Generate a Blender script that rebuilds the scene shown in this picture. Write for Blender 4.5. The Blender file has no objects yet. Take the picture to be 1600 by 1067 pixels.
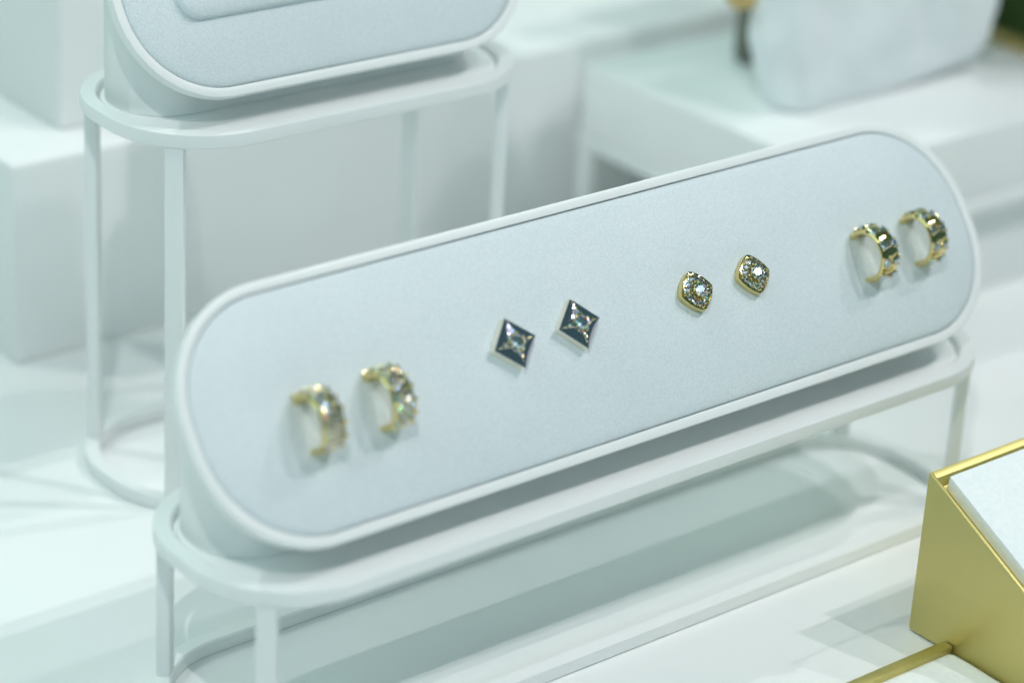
import bpy, bmesh, math, random
from mathutils import Vector, Matrix, noise
random.seed(7)
MM = 0.001
scene = bpy.context.scene
COL = scene.collection

# ------------------------------------------------------------------ camera
YAW, PITCH, ROLL = 0.7090049, 0.4341428, 0.0589940
FPX = 4308.28
CAM = Vector((-0.3417454, -0.3703566, 0.2891622))
fwd = Vector((math.sin(YAW)*math.cos(PITCH), math.cos(YAW)*math.cos(PITCH), -math.sin(PITCH)))
r0 = Vector((math.cos(YAW), -math.sin(YAW), 0)); u0 = r0.cross(fwd)
rgt = math.cos(ROLL)*r0 + math.sin(ROLL)*u0
upv = -math.sin(ROLL)*r0 + math.cos(ROLL)*u0
cam_data = bpy.data.cameras.new('camera')
cam = bpy.data.objects.new('camera', cam_data); COL.objects.link(cam)
m = Matrix.Identity(4)
for i in range(3):
    m[i][0], m[i][1], m[i][2], m[i][3] = rgt[i], upv[i], -fwd[i], CAM[i]
cam.matrix_world = m
cam_data.sensor_width = 36.0
cam_data.lens = FPX/1600*36.0
cam_data.clip_start = 0.01; cam_data.clip_end = 50
cam_data.dof.use_dof = True
cam_data.dof.focus_distance = 0.5550
cam_data.dof.aperture_fstop = 7.6
scene.camera = cam

# ------------------------------------------------------------------ light
world = bpy.data.worlds.new('World'); scene.world = world; world.use_nodes = True
bg = world.node_tree.nodes['Background']
bg.inputs['Color'].default_value = (0.44, 0.95, 0.97, 1); bg.inputs['Strength'].default_value = 0.12

def lamp(name, d, power, radius=0.011, dist=1.25, color=(1, 1, 1)):
    l = bpy.data.lights.new(name, 'POINT'); l.energy = power; l.shadow_soft_size = radius; l.color = color
    o = bpy.data.objects.new(name, l); COL.objects.link(o)
    o.location = Vector((0.0, 0.0, 0.05)) + Vector(d).normalized()*dist
    return o
lamp('spot_lamp', (0.31, -0.46, 1), 10.2)
lamp('spot_lamp', (-0.57, -0.52, 1), 6.6, 0.008, 0.85)
lamp('spot_lamp', (0.59, -0.40, 1), 11.5)
lamp('spot_lamp', (0.86, -0.19, 1), 7.5)
lamp('spot_lamp', (-0.40, 0.57, 1), 10.0)
def panel(name, loc, sx, sy, power, color):  # soft area fill, added for ambient level; no fixture stands there
    al = bpy.data.lights.new(name, 'AREA'); al.shape = 'RECTANGLE'; al.size = sx; al.size_y = sy
    al.energy = power; al.color = color
    ao = bpy.data.objects.new(name, al); COL.objects.link(ao); ao.location = loc
    ao.rotation_euler = (Vector((0.03, 0.05, 0.03)) - Vector(loc)).to_track_quat('-Z', 'Y').to_euler()
panel('fill_light', (0.15, 1.15, 0.95), 1.6, 0.8, 6.2, (0.62, 1.0, 0.88))  # added greenish fill from behind
panel('fill_light', (-0.95, 0.25, 0.95), 1.0, 0.7, 3.0, (0.68, 1.0, 0.97))  # added fill that lifts the left-facing sides
panel('fill_light', (-0.75, -1.15, 0.70), 0.9, 0.5, 2.7, (0.66, 0.92, 1.0))  # added bluish fill that brightens the front-facing sides

scene.view_settings.view_transform = 'Standard'
scene.view_settings.look = 'None'
scene.view_settings.exposure = 0.05
scene.view_settings.gamma = 1.0
scene.view_settings.use_curve_mapping = False
scene.render.engine = 'CYCLES'
scene.cycles.use_denoising = True
try: scene.cycles.denoiser = 'OPENIMAGEDENOISE'
except Exception: pass
scene.cycles.max_bounces = 14
scene.cycles.diffuse_bounces = 6
scene.cycles.glossy_bounces = 8
scene.cycles.transmission_bounces = 12
scene.cycles.sample_clamp_indirect = 12.0
scene.cycles.blur_glossy = 0.05

# ------------------------------------------------------------------ materials
def mat(name):
    M = bpy.data.materials.new(name); M.use_nodes = True
    nt = M.node_tree; return M, nt, nt.nodes['Principled BSDF']

def bump(nt, p, scale, dist, strength=1.0, detail=3.0, kind='noise'):
    tc = nt.nodes.new('ShaderNodeTexCoord')
    if kind == 'noise':
        n = nt.nodes.new('ShaderNodeTexNoise'); n.inputs['Detail'].default_value = detail; n.inputs['Roughness'].default_value = 0.6
        out = n.outputs['Fac']
    else:
        n = nt.nodes.new('ShaderNodeTexVoronoi'); n.feature = 'SMOOTH_F1'; out = n.outputs['Distance']
    n.inputs['Scale'].default_value = scale
    nt.links.new(tc.outputs['Object'], n.inputs['Vector'])
    b = nt.nodes.new('ShaderNodeBump'); b.inputs['Strength'].default_value = strength; b.inputs['Distance'].default_value = dist
    nt.links.new(out, b.inputs['Height'])
    nt.links.new(b.outputs['Normal'], p.inputs['Normal'])
    return n, b, tc

def tint(nt, p, scale, c1, c2, detail=4.0):
    tc = nt.nodes.new('ShaderNodeTexCoord'); n = nt.nodes.new('ShaderNodeTexNoise')
    n.inputs['Scale'].default_value = scale; n.inputs['Detail'].default_value = detail
    nt.links.new(tc.outputs['Object'], n.inputs['Vector'])
    r = nt.nodes.new('ShaderNodeValToRGB'); r.color_ramp.elements[0].position = 0.3; r.color_ramp.elements[1].position = 0.7
    r.color_ramp.elements[0].color = (*c1, 1); r.color_ramp.elements[1].color = (*c2, 1)
    nt.links.new(n.outputs['Fac'], r.inputs['Fac']); nt.links.new(r.outputs['Color'], p.inputs['Base Color'])

M_paint, nt, p = mat('white_paint'); p.inputs['Roughness'].default_value = 0.38
tint(nt, p, 40, (0.80, 0.815, 0.81), (0.83, 0.84, 0.835)); bump(nt, p, 900, 0.00001, 0.4)
M_counter, nt, p = mat('white_counter'); p.inputs['Roughness'].default_value = 0.42
tint(nt, p, 22, (0.79, 0.805, 0.80), (0.82, 0.83, 0.825)); bump(nt, p, 500, 0.00001, 0.4)
M_box, nt, p = mat('white_lacquer'); p.inputs['Roughness'].default_value = 0.45
tint(nt, p, 25, (0.79, 0.805, 0.80), (0.82, 0.83, 0.825)); bump(nt, p, 500, 0.00001, 0.4)
M_leather, nt, p = mat('white_leather'); p.inputs['Roughness'].default_value = 0.55
tint(nt, p, 60, (0.70, 0.765, 0.795), (0.73, 0.79, 0.815))
tc = nt.nodes.new('ShaderNodeTexCoord')
vo = nt.nodes.new('ShaderNodeTexVoronoi'); vo.feature = 'SMOOTH_F1'; vo.inputs['Scale'].default_value = 2600
no = nt.nodes.new('ShaderNodeTexNoise'); no.inputs['Scale'].default_value = 4200; no.inputs['Detail'].default_value = 3
mx = nt.nodes.new('ShaderNodeMath'); mx.operation = 'ADD'
bp_ = nt.nodes.new('ShaderNodeBump'); bp_.inputs['Strength'].default_value = 0.6; bp_.inputs['Distance'].default_value = 0.00012
nt.links.new(tc.outputs['Object'], vo.inputs['Vector']); nt.links.new(tc.outputs['Object'], no.inputs['Vector'])
nt.links.new(vo.outputs['Distance'], mx.inputs[0]); nt.links.new(no.outputs['Fac'], mx.inputs[1])
mr = nt.nodes.new('ShaderNodeMapRange'); mr.inputs['From Min'].default_value = 0.55; mr.inputs['From Max'].default_value = 1.15
mr.inputs['To Min'].default_value = 1.0; mr.inputs['To Max'].default_value = 0.88
nt.links.new(mx.outputs[0], mr.inputs['Value'])
mm_ = nt.nodes.new('ShaderNodeVectorMath'); mm_.operation = 'SCALE'
src = p.inputs['Base Color'].links[0].from_socket
nt.links.new(src, mm_.inputs[0]); nt.links.new(mr.outputs[0], mm_.inputs['Scale']); nt.links.new(mm_.outputs[0], p.inputs['Base Color'])
nt.links.new(mx.outputs[0], bp_.inputs['Height']); nt.links.new(bp_.outputs['Normal'], p.inputs['Normal'])

def metal(name, col, rough, bscale=None, bdist=0.0):
    M, nt, p = mat(name); p.inputs['Base Color'].default_value = (*col, 1); p.inputs['Metallic'].default_value = 1.0
    p.inputs['Roughness'].default_value = rough
    if bscale: bump(nt, p, bscale, bdist, 0.6)
    return M
M_gold = metal('polished_gold', (0.74, 0.61, 0.28), 0.10)
M_bead = metal('bright_gold', (0.86, 0.73, 0.40), 0.20)
M_silver = metal('polished_white_gold', (0.66, 0.60, 0.72), 0.07)
M_silver_side = metal('white_gold_wall', (0.90, 0.84, 0.72), 0.22)
M_satin = metal('satin_gold', (0.64, 0.56, 0.23), 0.52, 5000, 0.00002)
M_brass = metal('satin_brass', (0.70, 0.52, 0.24), 0.35, 3000, 0.00002)
M_taupe, nt, p = mat('taupe_leather'); p.inputs['Roughness'].default_value = 0.6; tint(nt, p, 80, (0.13, 0.145, 0.12), (0.16, 0.17, 0.14))
M_soft, nt, p = mat('soft_white_leather'); p.inputs['Roughness'].default_value = 0.5; tint(nt, p, 60, (0.78, 0.82, 0.84), (0.81, 0.845, 0.865))
M_green, nt, p = mat('green_velvet'); p.inputs['Roughness'].default_value = 0.7; tint(nt, p, 160, (0.012, 0.045, 0.004), (0.04, 0.085, 0.006))
M_card, nt, p = mat('white_felt'); p.inputs['Roughness'].default_value = 0.8
tint(nt, p, 900, (0.80, 0.82, 0.83), (0.86, 0.875, 0.88)); bump(nt, p, 2500, 0.00006, 0.6)

M_gem = bpy.data.materials.new('cut_diamond'); M_gem.use_nodes = True
nt = M_gem.node_tree; nt.nodes.remove(nt.nodes['Principled BSDF']); out = nt.nodes['Material Output']
gl = []
for colr, ior in (((1, 0, 0, 1), 2.38), ((0, 1, 0, 1), 2.42), ((0, 0, 1, 1), 2.47)):
    g = nt.nodes.new('ShaderNodeBsdfGlass'); g.inputs['Color'].default_value = colr; g.inputs['IOR'].default_value = ior
    g.inputs['Roughness'].default_value = 0.0; gl.append(g)
a1 = nt.nodes.new('ShaderNodeAddShader'); a2 = nt.nodes.new('ShaderNodeAddShader')
nt.links.new(gl[0].outputs[0], a1.inputs[0]); nt.links.new(gl[1].outputs[0], a1.inputs[1])
nt.links.new(a1.outputs[0], a2.inputs[0]); nt.links.new(gl[2].outputs[0], a2.inputs[1])
geo = nt.nodes.new('ShaderNodeNewGeometry'); acc = None
for colr, off in (((0.85, 0, 0, 1), (0.008, -0.006, 0.005)), ((0, 0.92, 0, 1), (0, 0, 0)), ((0, 0, 1.0, 1), (-0.008, 0.006, -0.005))):
    av = nt.nodes.new('ShaderNodeVectorMath'); av.operation = 'ADD'; av.inputs[1].default_value = off
    nv = nt.nodes.new('ShaderNodeVectorMath'); nv.operation = 'NORMALIZE'
    gs = nt.nodes.new('ShaderNodeBsdfGlossy'); gs.inputs['Color'].default_value = colr; gs.inputs['Roughness'].default_value = 0.165
    nt.links.new(geo.outputs['Normal'], av.inputs[0]); nt.links.new(av.outputs[0], nv.inputs[0]); nt.links.new(nv.outputs[0], gs.inputs['Normal'])
    if acc is None: acc = gs
    else:
        ad = nt.nodes.new('ShaderNodeAddShader'); nt.links.new(acc.outputs[0], ad.inputs[0]); nt.links.new(gs.outputs[0], ad.inputs[1]); acc = ad
mixs = nt.nodes.new('ShaderNodeMixShader'); mixs.inputs[0].default_value = 0.44
nt.links.new(a2.outputs[0], mixs.inputs[1]); nt.links.new(acc.outputs[0], mixs.inputs[2])
nt.links.new(mixs.outputs[0], out.inputs['Surface'])

# ------------------------------------------------------------------ helpers
def finish(bm, angle=35):
    bmesh.ops.recalc_face_normals(bm, faces=bm.faces[:])
    a = math.radians(angle)
    for f in bm.faces: f.smooth = True
    for e in bm.edges:
        if len(e.link_faces) == 2 and e.calc_face_angle(0) > a: e.smooth = False

def obj(name, bm, M, parent=None, angle=35, loc=None):
    finish(bm, angle)
    me = bpy.data.meshes.new(name); bm.to_mesh(me); bm.free(); me.materials.append(M)
    o = bpy.data.objects.new(name, me); COL.objects.link(o)
    if parent: o.parent = parent
    if loc is not None: o.location = loc
    return o

def meshdata(name, bm, M, angle=35):
    finish(bm, angle)
    me = bpy.data.meshes.new(name); bm.to_mesh(me); bm.free(); me.materials.append(M); return me

def tag(o, label=None, cat=None, group=None, kind=None):
    if label: o['label'] = label
    if cat: o['category'] = cat
    if group: o['group'] = group
    if kind: o['kind'] = kind
    return o

def thing(name, label, cat, loc=(0, 0, 0), rot=None, group=None):
    o = bpy.data.objects.new(name, None); COL.objects.link(o); o.empty_display_size = 0.01
    mw = Matrix.Translation(Vector(loc))
    if rot is not None: mw = mw @ rot.to_4x4()
    o.matrix_world = mw
    return tag(o, label, cat, group)

def rrect(a, b, r, seg=14):
    r = max(0.00005, min(r, a, b)); pts = []
    for cx, cy, t0 in ((a-r, b-r, 0), (-a+r, b-r, 90), (-a+r, -b+r, 180), (a-r, -b+r, 270)):
        for k in range(seg+1):
            t = math.radians(t0 + 90*k/seg); pts.append((cx+r*math.cos(t), cy+r*math.sin(t)))
    return pts

def loft(rings, cap0=True, cap1=True, closed=False):
    bm = bmesh.new(); R = [[bm.verts.new(p) for p in r] for r in rings]; n = len(rings[0])
    pairs = list(zip(R[:-1], R[1:])) + ([(R[-1], R[0])] if closed else [])
    for A, B in pairs:
        for i in range(n):
            j = (i+1) % n; bm.faces.new((A[i], A[j], B[j], B[i]))
    if not closed:
        if cap0: bm.faces.new(R[0][::-1])
        if cap1: bm.faces.new(R[-1])
    return bm

def box(x0, x1, y0, y1, z0, z1, bev=0.0006, seg=3):
    bm = bmesh.new(); bmesh.ops.create_cube(bm, size=1.0)
    for v in bm.verts:
        v.co = Vector(((x0+x1)/2+v.co.x*(x1-x0), (y0+y1)/2+v.co.y*(y1-y0), (z0+z1)/2+v.co.z*(z1-z0)))
    if bev: bmesh.ops.bevel(bm, geom=bm.edges[:], offset=bev, segments=seg, profile=0.5, affect='EDGES')
    return bm

# ------------------------------------------------------------------ the counter
bm = box(-0.9, 1.3, -0.8, 1.6, -0.03, 0.0, 0.002)
tag(obj('counter', bm, M_counter), kind='structure')

# ------------------------------------------------------------------ oval stands
T, HB = 3.5*MM, 3.2*MM
def frame_ring(a, b, r, z0, z1, w):
    e = 0.35*MM
    prof = [(-e, z0), (0, z0+e), (0, z1-e), (-e*0.3, z1-e*0.3), (-e, z1), (-w+e, z1), (-w, z1-e), (-w, z0+e), (-w+e, z0)]
    rings = [[(x, y, z) for x, y in rrect(a+o, b+o, r+o, 20)] for o, z in prof]
    return loft(rings, closed=True)

def stand(label, loc, rz, a, b, r, h):
    t = thing('oval_stand', label, 'display stand', loc, Matrix.Rotation(rz, 3, 'Z'), 'white oval wire-frame stands')
    obj('top_frame', frame_ring(a, b, r, h-HB, h, T), M_paint, t)
    obj('bottom_frame', frame_ring(a, b, r, 0.02*MM, HB, T), M_paint, t)
    g = 0.7*MM; z1 = h-1.0*MM; z0 = h-HB+0.4*MM
    o = -T-g
    rings = [[(x, y, z) for x, y in rrect(a+o+d, b+o+d, r+o+d, 20)] for d, z in ((-0.3*MM, z0), (0, z0+0.3*MM), (0, z1-0.3*MM), (-0.3*MM, z1))]
    obj('shelf_panel', loft(rings), M_paint, t)
    for sx in (-1, 1):
        for sy in (-1, 1):
            ang = math.atan2(sy, sx)
            d = Vector((math.cos(ang), math.sin(ang), 0)); tn = Vector((-d.y, d.x, 0))
            cen = Vector((sx*(a-r), sy*(b-r), 0)) + d*(r-0.5*MM-1.35*MM)
            bm = box(-1.35*MM, 1.35*MM, -2.0*MM, 2.0*MM, HB-0.3*MM, h-HB+0.3*MM, 0.35*MM, 2)
            for v in bm.verts: v.co = cen + d*v.co.x + tn*v.co.y + Vector((0, 0, v.co.z))
            obj('leg', bm, M_paint, t)
    return t

H1 = 38.45*MM
stand('low wide white oval stand under the long earring tray', (0, 0, 0), 0, 100.5*MM, 24.6*MM, 21.5*MM, H1)
S2 = (-9.46*MM, 92.17*MM, 0); PHI = -0.0247; H2 = 87.36*MM
stand('tall narrow white oval stand under the small tray at upper left', S2, PHI, 50.2*MM, 24.6*MM, 21.7*MM, H2)

# ------------------------------------------------------------------ padded trays
PAD = 2.0
def tray(label, root_loc, rz, A, Hh, r, tilt, cy, cz, foot_a, foot_b, foot_r, foot_y, d2):
    """root at the shelf panel; cy, cz relative to root"""
    t = thing('padded_tray', label, 'display tray', root_loc, Matrix.Rotation(rz, 3, 'Z'), 'white leather padded earring trays')
    X = Vector((1, 0, 0)); V = Vector((0, math.cos(tilt), math.sin(tilt))); N = Vector((0, -math.sin(tilt), math.cos(tilt)))
    C = Vector((0, cy, cz)); seg = 20
    def ring(off, dn): return [C + X*x + V*y + N*dn for x, y in rrect(A+off, Hh+off, r+off, seg)]
    rings = [ring(o*MM, d*MM) for o, d in ((0, -1.6), (0, -0.15), (0.05, -0.04), (0.18, 0), (1.72, 0), (1.92, -0.06), (2.0, -0.25), (2.0, -2.2), (1.9, -2.5))]
    foot = rrect(foot_a, foot_b, foot_r, seg)
    def zc(y): return max(0.8*MM, cz + (y-cy)*math.tan(tilt) - d2/math.cos(tilt))
    rings.append([Vector((x, y+foot_y, zc(y+foot_y))) for x, y in foot])
    rings.append([Vector((x, y+foot_y, 0.3*MM)) for x, y in foot])
    rings.append([Vector((x*0.997, (y)*0.985+foot_y, 0.02*MM)) for x, y in foot])
    obj('shell', loft(rings), M_paint, t, 28)
    prof = [(-0.28, -1.5), (-0.22, -0.55), (-0.34, -0.2), (-0.7, 0.02)] + [(-d, PAD*(1-(1-d/20)**2.2)) for d in (1.3, 2.2, 3.5, 5, 7, 9.5, 12, 15, 18)]
    obj('leather_pad', loft([ring(o*MM, d*MM) for o, d in prof]), M_leather, t, 60)
    return t, X, V, N, C

TILT1 = 0.905894
C1 = Vector((0, -4.987*MM, 64.624*MM)); ZP1 = H1-1.0*MM
tray('long white padded tray holding four pairs of earrings', (0, 0, ZP1), 0, 100*MM, 23.22*MM, 21.0*MM, TILT1,
     C1.y, C1.z-ZP1, 95*MM, 12.4*MM, 12.2*MM, 5.0*MM, 10.5*MM)
ZP2 = H2-1.0*MM; TILT2 = 0.99976
t2, X2, V2, N2, CC2 = tray('small empty white tray with a raised cushion, cut off by the top edge', (S2[0], S2[1], ZP2), PHI,
     49.2*MM, 22.9*MM, 19.6*MM, TILT2, -6.3*MM, 114.59*MM-ZP2, 45*MM, 12.0*MM, 11.8*MM, 4.0*MM, 10.0*MM)
# raised cushion on the small tray
def cush(o, d): return [CC2 + X2*x + V2*(y+3.5*MM) + N2*d*MM for x, y in rrect(38*MM+o*MM, 12*MM+o*MM, 4.5*MM+o*MM, 8)]
obj('raised_cushion', loft([cush(o, d) for o, d in ((-0.6, 0.9), (0, 1.5), (0.1, 2.2), (-0.2, 2.9), (-0.9, 3.4), (-2.5, 3.7), (-4, 3.8))]), M_leather, t2, 60)

# ------------------------------------------------------------------ risers and boxes
o = obj('long_riser', box(-45*MM, 520*MM, 157*MM, 620*MM, 0.05*MM, 51*MM, 0.8*MM), M_box)
tag(o, 'long low white riser block behind the tall stand', 'riser block')
o = obj('square_block', box(-23.8*MM, 60*MM, 171*MM, 250*MM, 51.1*MM, 150*MM, 0.8*MM), M_box)
tag(o, 'tall white block standing on the long riser, top left corner', 'display block')

bench = thing('box_bench', 'white box on a legged frame under the leather pouch', 'display bench', (121*MM, 55*MM, 0))
BW, BD = 210*MM, 91*MM
obj('top_box', box(0, BW, 0, BD, 30.8*MM, 50*MM, 0.8*MM), M_box, bench)
obj('infill_block', box(58*MM, 203*MM, 5*MM, 86*MM, 0.05*MM, 26.6*MM, 0.8*MM), M_box, bench)  # white block added to lighten the shaded space under the bench
for (x0, x1, y0, y1) in ((-0.5, 210.5, -0.5, 3.2), (-0.5, 210.5, 87.8, 91.5), (-0.5, 3.2, 3.2, 87.8), (206.8, 210.5, 3.2, 87.8)):
    obj('frame_bar', box(x0*MM, x1*MM, y0*MM, y1*MM, 26.6*MM, 30.7*MM, 0.4*MM), M_paint, bench)
for x in (-0.4, 206.5):
    for y in (-0.4, 87.5):
        obj('leg', box(x*MM, (x+3.9)*MM, y*MM, (y+3.9)*MM, 0.05*MM, 26.8*MM, 0.4*MM), M_paint, bench)

# ------------------------------------------------------------------ leather pouch
pouch = thing('leather_pouch', 'puffy white leather pouch with a gold clasp on the bench', 'pouch', (176.5*MM, 95*MM, 50*MM))
rings = []
NZ = 40
for k in range(NZ+1):
    t = k/NZ; z = 0.3*MM + 82*MM*t
    sw = 1.0 - 0.13*(1-min(1, t/0.22))**1.6 - 0.05*t - 0.55*max(0, (t-0.93)/0.07)**2
    sd = 1.0 - 0.16*(1-min(1, t/0.10))**2 - 0.35*t - 0.5*max(0, (t-0.93)/0.07)**2
    ring = []
    for x, y in rrect(42*MM*sw, 9.5*MM*sd, 9.0*MM*sd, 14):
        ring.append(Vector((x - 1.5*MM*t, y, z)))
    # densify front/back
    dense = []
    for i in range(len(ring)):
        A, B = ring[i], ring[(i+1) % len(ring)]
        steps = 24 if i % 15 == 14 else 1
        for s in range(steps): dense.append(A.lerp(B, s/steps))
    out_r = []
    for q in dense:
        w = noise.noise(Vector((q.x*70, q.y*70, q.z*55+3))) * 2.6*MM + noise.noise(Vector((q.x*160+q.z*130, q.y*120, q.z*60))) * 1.0*MM
        fade = min(1, t*6)
        dv = Vector((q.x*0.25, q.y, 0))
        if dv.length > 0: dv.normalize()
        bulge = 2.2*MM*math.sin(math.pi*min(1, t*1.05))
        q2 = q + dv*(w*fade + bulge)
        q2.z += 4.5*MM*max(0, 1-t/0.16)**1.5*max(0, q.x/(43*MM))
        out_r.append(q2)
    rings.append(out_r)
obj('body', loft(rings), M_soft, pouch, 80)
obj('gusset', box(-19.5*MM, 38*MM, 27*MM, 33*MM, 0.2*MM, 84*MM, 1.2*MM), M_taupe, pouch)
bm = loft([[Vector((xx*MM, 6.5*MM+4.2*MM*math.cos(t), 28.6*MM+2.6*MM*math.sin(t))) for t in [2*math.pi*k/16 for k in range(16)]] for xx in (-46, -45, -40, -34, -27, -26)])
obj('clasp_frame', bm, M_brass, pouch)

# ------------------------------------------------------------------ green box at the right edge
gb = thing('pleated_box', 'dark green pleated box with a brass foot at the top right corner', 'box', (231*MM, 62*MM, 50*MM))
obj('brass_foot', box(0, 70*MM, 0, 60*MM, 0.05*MM, 4.0*MM, 0.5*MM), M_brass, gb)
y = 1.2
while y < 58:
    w = random.uniform(4.2, 5.6)
    rg = []
    for z in (4.05, 4.6, 47.5, 48):
        ins = 0.5 if z in (4.05, 48) else 0
        rg.append([Vector(((1.2+2.2-(2.2-ins)*math.sin(math.pi*k/10))*MM, (y+w*0.5-(w*0.47-ins*0.4)*math.cos(math.pi*k/10))*MM, z*MM)) for k in range(11)] + [Vector((9*MM, (y+w*0.97)*MM, z*MM)), Vector((9*MM, (y+w*0.03)*MM, z*MM))])
    obj('pleat', loft(rg), M_green, gb); y += w
obj('inner_box', box(8.5*MM, 68*MM, 1.5*MM, 58*MM, 4.05*MM, 47*MM, 0.6*MM), M_green, gb)

# ------------------------------------------------------------------ gold wedge display
GX, GY = 44.2*MM, -51.3*MM
gw = thing('gold_wedge_stand', 'satin gold wedge display with a sloping white panel at right', 'display stand', (GX, GY, 0))
GT = 0.48088; GL = 62*MM; GWD = 80*MM; GZ = 36.9*MM
def zt(y, d=0.0): return GZ + y*math.tan(GT) + d/math.cos(GT)       # y negative toward the viewer
wall = 1.6*MM
def slab(prof, x0, x1, bev=0.12*MM):
    bm = bmesh.new()
    A = [bm.verts.new((x0, y, z)) for y, z in prof]; B = [bm.verts.new((x1, y, z)) for y, z in prof]
    n = len(prof)
    for i in range(n):
        j = (i+1) % n; bm.faces.new((A[i], A[j], B[j], B[i]))
    bm.faces.new(A[::-1]); bm.faces.new(B)
    if bev: bmesh.ops.bevel(bm, geom=bm.edges[:], offset=bev, segments=2, profile=0.5, affect='EDGES')
    return bm
z0 = 0.7*MM
obj('base', box(1.6*MM, GWD-1.6*MM, -GL+2*MM, -1.8*MM, 0.05*MM, 1.2*MM, 0.1*MM), M_satin, gw)
obj('side_wall', slab([(0, z0), (0, GZ), (-GL, zt(-GL)), (-GL, z0)], 0, 0.8*MM, 0.08*MM), M_satin, gw)
obj('side_wall', slab([(0, z0), (0, GZ), (-GL, zt(-GL)), (-GL, z0)], GWD-wall, GWD), M_satin, gw)
obj('back_wall', slab([(-0.02*MM, z0), (-0.02*MM, GZ-0.02*MM), (-wall, zt(-wall)-0.02*MM), (-wall, z0)], 0.8*MM, GWD-wall), M_satin, gw)
obj('floor_panel', slab([(-wall, zt(-wall, -2.2*MM)), (-GL, zt(-GL, -2.2*MM)), (-GL, zt(-GL, -3.4*MM)), (-wall, zt(-wall, -3.4*MM))], 0.8*MM, GWD-wall, 0), M_satin, gw)
obj('white_panel', slab([(-2.4*MM, zt(-2.4*MM, -2.1*MM)), (-2.9*MM, zt(-2.9*MM, 1.0*MM)), (-GL+2*MM, zt(-GL+2*MM, 1.0*MM)), (-GL+2*MM, zt(-GL+2*MM, -2.1*MM))], 3.0*MM, GWD-3.0*MM, 0.3*MM), M_card, gw)

# white plate with gold bar beside the wedge
pl = thing('edged_plate', 'thin white plate with a gold edging bar in front of the wedge', 'display plate', (0, -61.2*MM, 0))
obj('edging_bar', box(-5*MM, 43.9*MM, -2.25*MM, 0.3*MM, 0.05*MM, 2.6*MM, 0.12*MM, 2), M_satin, pl)
rg = []
for x, s in ((-5, 1), (40.0, 1), (42.5, 0.93), (43.6, 0.75), (43.9, 0.4)):
    rg.append([Vector((x*MM, yy*MM, zz*s*MM)) for yy, zz in ((-2.3, 0.05), (-2.3, 1.2), (-3.5, 1.5), (-7, 1.6), (-14, 1.3), (-22, 1.2), (-30, 1.1), (-30, 0.05))])
obj('plate', loft(rg), M_card, pl, 50)

# ------------------------------------------------------------------ earrings
VT = Vector((0, math.cos(TILT1), math.sin(TILT1))); NT = Vector((0, -math.sin(TILT1), math.cos(TILT1))); XT = Vector((1, 0, 0))
ROT = Matrix((XT, VT, NT)).transposed()
SURF = (PAD-0.02)*MM
def on_pad(x, v): return C1 + XT*x*MM + VT*v*MM + NT*SURF

# brilliant cut, unit radius
bm = bmesh.new()
tb = [bm.verts.new((0.56*math.cos(math.pi/4*k), 0.56*math.sin(math.pi/4*k), 0.34)) for k in range(8)]
md = [bm.verts.new((0.80*math.cos(math.pi/4*(k+.5)), 0.80*math.sin(math.pi/4*(k+.5)), 0.21)) for k in range(8)]
gd = [bm.verts.new((math.cos(math.pi/8*k), math.sin(math.pi/8*k), 0.02)) for k in range(16)]
gd2 = [bm.verts.new((math.cos(math.pi/8*k), math.sin(math.pi/8*k), -0.02)) for k in range(16)]
cu = bm.verts.new((0, 0, -0.86))
bm.faces.new(tb)
for k in range(8):
    j = (k+1) % 8
    bm.faces.new((tb[k], md[k], tb[j]))
    bm.faces.new((tb[k], md[k-1], gd[2*k])); bm.faces.new((tb[k], gd[2*k], md[k]))
    bm.faces.new((md[k], gd[2*k], gd[2*k+1])); bm.faces.new((md[k], gd[2*k+1], gd[(2*k+2) % 16]))
for k in range(16):
    j = (k+1) % 16
    bm.faces.new((gd[k], gd2[k], gd2[j], gd[j])); bm.faces.new((gd2[k], cu, gd2[j]))
GEM = meshdata('gem', bm, M_gem, 1)
bm = bmesh.new(); bmesh.ops.create_icosphere(bm, subdivisions=2, radius=1.0)
BEAD = meshdata('bead', bm, M_gold, 60)

def place(me, name, parent, pos, normal=Vector((0, 0, 1)), radius=1.0, spin=0.0):
    o = bpy.data.objects.new(name, me); COL.objects.link(o); o.parent = parent
    q = Vector((0, 0, 1)).rotation_difference(normal.normalized()).to_matrix() @ Matrix.Rotation(spin, 3, 'Z')
    o.matrix_local = Matrix.Translation(pos) @ q.to_4x4() @ Matrix.Scale(radius, 4)
    return o

def beads_part(parent, items, name='prong_beads'):
    bm = bmesh.new()
    for pos, r in items:
        g = bmesh.ops.create_icosphere(bm, subdivisions=1, radius=r)
        q = Matrix.Rotation(random.uniform(0, 6), 3, Vector((random.random(), random.random(), random.random()+.1)))
        for v in g['verts']: v.co = q @ v.co + pos
    o = obj(name, bm, M_bead, parent, 1); o['kind'] = 'stuff'; return o

HR, HD, HWID, HTH = 5.9, 3.9, 4.8, 1.2      # hoop outer radius, centre height, width, thickness (mm)
def hoop_pt(a, rad, x): return Vector((x*MM, rad*math.sin(a)*MM, (HD-SURF/MM+rad*math.cos(a))*MM))
def hoop_band(a0, a1, crown=0.25, n=64):
    rings = []
    w = HWID/2
    prof = [(-w, HR-HTH+0.2), (-w, HR-0.5), (-w+0.25, HR-0.2), (-w*0.5, HR-0.04+0*crown), (0, HR), (w*0.5, HR-0.04), (w-0.25, HR-0.2), (w, HR-0.5), (w, HR-HTH+0.2), (w-0.3, HR-HTH), (0, HR-HTH-0.05), (-w+0.3, HR-HTH)]
    for k in range(n+1):
        a = a0+(a1-a0)*k/n
        e = min(k, n-k)/n; s = 1.0 if e > 0.03 else 0.72+0.28*(e/0.03)
        rings.append([hoop_pt(a, HR-HTH/2+(r_-HR+HTH/2)*s, x*s) for x, r_ in prof])
    return loft(rings)

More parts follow.
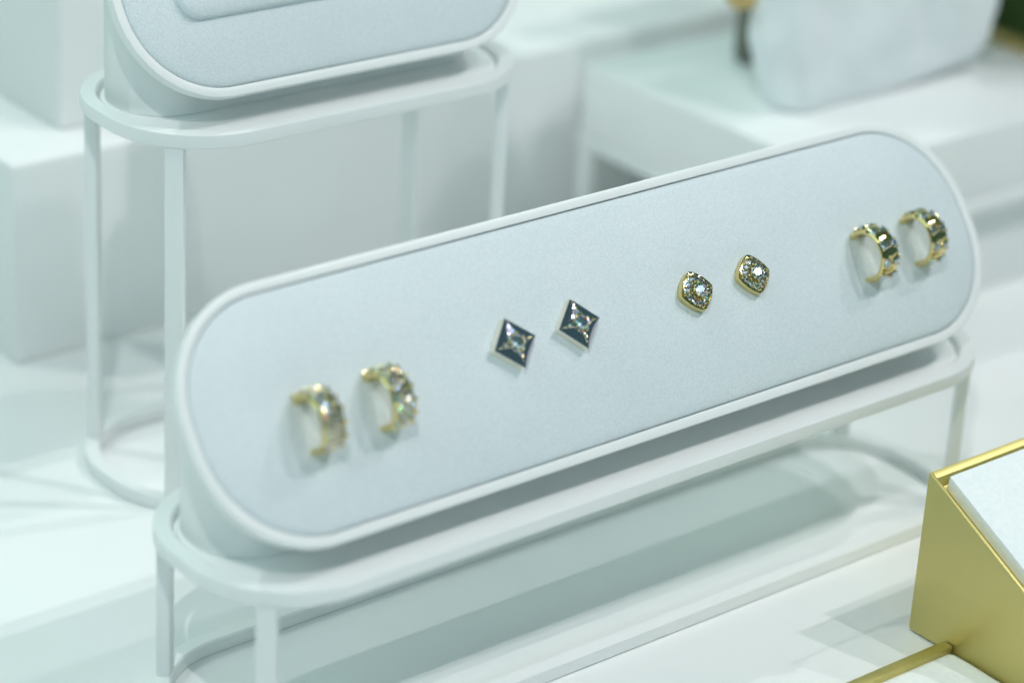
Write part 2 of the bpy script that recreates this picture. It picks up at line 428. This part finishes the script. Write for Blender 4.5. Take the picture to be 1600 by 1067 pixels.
def pave_hoop(label, x0, vc):
    t = thing('pave_hoop_earring', label, 'earring', on_pad(x0+HWID/2, vc), ROT, 'gem covered gold hoop earrings')
    A0, A1 = math.radians(-134), math.radians(136)
    band = obj('band', hoop_band(A0, A1), M_gold, t)
    beads = []
    da = math.radians(12.0); a = math.radians(112); row = 0
    while a > math.radians(-72):
        n_ = Vector((0, math.sin(a), math.cos(a)))
        for x in ((-1.7, 0.0, 1.7) if row % 2 == 0 else (-0.86, 0.86)):
            big = 0.60 if x else 0.74
            tiltn = n_ + Vector((x*0.10+random.uniform(-.16, .16), random.uniform(-.16, .16), random.uniform(-.16, .16)))
            place(GEM, 'gem', band, hoop_pt(a, HR+0.14, x), tiltn, big*MM*random.uniform(0.94, 1.05), random.uniform(0, 1))
        for x in ((-0.86, 0.86) if row % 2 == 0 else (-2.12, 0.0, 2.12)):
            beads.append((hoop_pt(a+random.uniform(-.02, .02), HR+0.24, x), 0.50*MM*random.uniform(0.9, 1.1)))
        a -= da; row += 1
    beads_part(band, beads)
    return t

def star_hoop(label, x0, vc):
    t = thing('faceted_hoop_earring', label, 'earring', on_pad(x0+HWID/2, vc), ROT, 'faceted gold hoop earrings')
    A0, A1 = math.radians(-138), math.radians(140)
    band = obj('band', hoop_band(A0, A1), M_gold, t)
    beads = []
    step = math.radians(37); a = math.radians(96); w = HWID/2
    while a > math.radians(-80):
        bm = bmesh.new(); half = step*0.52
        def P_(da, x, r_): return bm.verts.new(hoop_pt(a+da, r_, x))
        N8 = 6; center = P_(0, 0, HR+0.42)
        loop = []
        cor = [(half, 0), (0, w*0.98), (-half, 0), (0, -w*0.98)]
        for q in range(4):
            (d0, x0_), (d1, x1_) = cor[q], cor[(q+1) % 4]
            for s in range(N8):
                f = s/N8; cu_ = 1-0.22*math.sin(math.pi*f)*1.0
                loop.append(P_((d0*(1-f)+d1*f)*cu_, (x0_*(1-f)+x1_*f)*cu_, HR-0.1+0.2*math.sin(math.pi*f)))
        for i in range(len(loop)): bm.faces.new((loop[i], loop[(i+1) % len(loop)], center))
        obj('facet', bm, M_gold, t, 30)
        ah = a-step/2
        for x in (-1.35, 1.35):
            n_ = Vector((x*0.12, math.sin(ah), math.cos(ah))) + Vector((random.uniform(-.1, .1),)*3)
            place(GEM, 'gem', band, hoop_pt(ah, HR+0.15, x), n_, 0.98*MM, random.uniform(0, 1))
        for dx, dd in ((0, 0.07), (0, -0.07), (2.0, 0.15), (2.0, -0.15), (-2.0, 0.15), (-2.0, -0.15)):
            beads.append((hoop_pt(ah+dd, HR+0.1, dx), 0.36*MM))
        a -= step
    beads_part(band, beads)
    return t

pave_hoop('gem covered gold hoop earring nearest the left end of the tray', -80.3, -3.3)
pave_hoop('gem covered gold hoop earring, second from the left', -64.4, -3.0)
star_hoop('faceted gold hoop earring just right of the gold studs', 63.6, -3.2)
star_hoop('faceted gold hoop earring nearest the right end of the tray', 78.8, -3.0)

def square_stud(label, x, v, rot):
    R = ROT @ Matrix.Rotation(rot, 3, 'Z')
    t = thing('square_stud_earring', label, 'earring', on_pad(x, v), R, 'silver square stud earrings')
    D = 5.25
    cor = [Vector((D*math.cos(math.pi/2*k), D*math.sin(math.pi/2*k), 0)) for k in range(4)]
    rg = []
    for s, z in ((0.97, 0.02), (1.0, 0.2), (1.0, 1.85), (0.985, 2.0)):
        rg.append([c*s*MM + Vector((0, 0, z*MM)) for c in cor])
    st = obj('setting', loft(rg), M_silver_side, t, 30)
    NS, NTT = 24, 10
    for k in range(4):
        A, B = cor[k], cor[(k+1) % 4]; mid = (A+B)/2; inw = -mid.normalized()
        bm = bmesh.new(); G = []
        for i in range(NS+1):
            s = i/NS; base = A.lerp(B, s); sag = math.sin(math.pi*s)**0.8
            row = []
            for j in range(NTT+1):
                tt = j/NTT
                p_ = base + inw*(1.85*sag*tt + 0.02)
                z = 2.0 + (0.66*tt + 0.16*math.sin(tt*math.pi*0.5))*sag - 0.12*sag*max(0, tt-0.85)/0.15
                row.append(bm.verts.new((p_.x*MM, p_.y*MM, z*MM)))
            G.append(row)
        # inner skirt down to the setting
        for i in range(NS+1):
            q = G[i][-1].co; G[i].append(bm.verts.new((q.x, q.y, 1.9*MM)))
        for i in range(NS):
            for j in range(NTT+1):
                bm.faces.new((G[i][j], G[i+1][j], G[i+1][j+1], G[i][j+1]))
        bmesh.ops.remove_doubles(bm, verts=bm.verts[:], dist=0.000005)
        obj('polished_facet', bm, M_silver, t, 50)
    place(GEM, 'center_gem', st, Vector((0, 0, 3.05*MM)), Vector((0.03, 0.06, 1)), 1.5*MM, 0.3)
    beads = []
    for k in range(4):
        d = Vector((math.cos(math.pi/2*k), math.sin(math.pi/2*k), 0)); s = Vector((-d.y, d.x, 0)); d2 = (d+s).normalized()
        beads += [((d*1.62+s*0.5)*MM+Vector((0, 0, 2.9*MM)), 0.36*MM), ((d*1.62-s*0.5)*MM+Vector((0, 0, 2.9*MM)), 0.36*MM),
                  ((d*2.9)*MM+Vector((0, 0, 2.66*MM)), 0.36*MM), ((d*3.8)*MM+Vector((0, 0, 2.3*MM)), 0.24*MM), ((d*4.35)*MM+Vector((0, 0, 2.15*MM)), 0.18*MM)]
        place(GEM, 'gem', st, (d*2.25)*MM+Vector((0, 0, 2.68*MM)), Vector((0, 0, 1))+d*0.18, 0.52*MM, 0.2*k)
        place(GEM, 'gem', st, (d*3.35)*MM+Vector((0, 0, 2.42*MM)), Vector((0, 0, 1))+d*0.22, 0.32*MM, 0.5*k)
        place(GEM, 'gem', st, (d2*1.55)*MM+Vector((0, 0, 2.88*MM)), Vector((0, 0, 1))+d2*0.35, 0.46*MM, 0.3*k)
    beads_part(st, beads)
    return t
square_stud('silver square stud earring next to the pave hoops', -30.1, 0.2, 0.06)
square_stud('silver square stud earring next to the gold studs', -13.9, 0.3, 0.0)

def cushion(Rr, n=48, pw=1.35):
    # rounded square with its corners on the axes
    pts = []
    for k in range(n):
        a = 2*math.pi*k/n; c_, s_ = math.cos(a), math.sin(a)
        r_ = 1.0/((abs(c_)**pw + abs(s_)**pw)**(1/pw)); pts.append((Rr*r_*c_, Rr*r_*s_))
    return pts
def cushion_stud(label, x, v, rot, gn):
    R = ROT @ Matrix.Rotation(rot, 3, 'Z')
    t = thing('cushion_stud_earring', label, 'earring', on_pad(x, v), R, 'gold cushion stud earrings')
    prof = ((0.95, 0.02), (0.99, 0.2), (1.0, 0.9), (1.0, 1.55), (0.985, 1.7), (0.965, 1.74), (0.94, 1.7), (0.93, 1.45), (0.7, 1.75), (0.4, 2.0), (0.15, 2.1))
    st = obj('setting', loft([[Vector((px*MM, py*MM, z*MM)) for px, py in cushion(4.3*s)] for s, z in prof]), M_gold, t, 40)
    place(GEM, 'center_gem', st, Vector((0, 0, 2.75*MM)), Vector(gn), 1.42*MM, 0.39)
    beads = []
    for k in range(4):
        a = math.pi/4+math.pi/2*k; d = Vector((math.cos(a), math.sin(a), 0)); s = Vector((-d.y, d.x, 0))
        beads.append((d*1.25*MM+Vector((0, 0, 2.75*MM)), 0.36*MM))
        beads.append(((d*1.25+s*0.9)*MM+Vector((0, 0, 2.72*MM)), 0.3*MM))
        for q in (-1, 0, 1):
            pos = d*(2.45-0.16*abs(q)) + s*1.32*q
            place(GEM, 'gem', st, pos*MM+Vector((0, 0, 1.95*MM)), Vector((0, 0, 1))+d*0.22, 0.68*MM, 0.4*q+k)
            beads.append(((pos+d*0.5+s*0.72)*MM+Vector((0, 0, 2.0*MM)), 0.27*MM))
            beads.append(((pos-d*0.55+s*0.72)*MM+Vector((0, 0, 2.15*MM)), 0.27*MM))
        c4 = Vector((math.cos(math.pi/2*k), math.sin(math.pi/2*k), 0))
        beads.append((c4*3.4*MM+Vector((0, 0, 1.9*MM)), 0.3*MM)); beads.append((c4*1.9*MM+Vector((0, 0, 2.3*MM)), 0.3*MM))
    beads_part(st, beads)
    return t
cushion_stud('gold cushion stud earring next to the silver studs', 17.4, -0.1, 0.05, (-0.20, 0.16, 0.96))
cushion_stud('gold cushion stud earring next to the faceted hoops', 33.3, -0.1, -0.02, (-0.242, 0.21, 0.947))
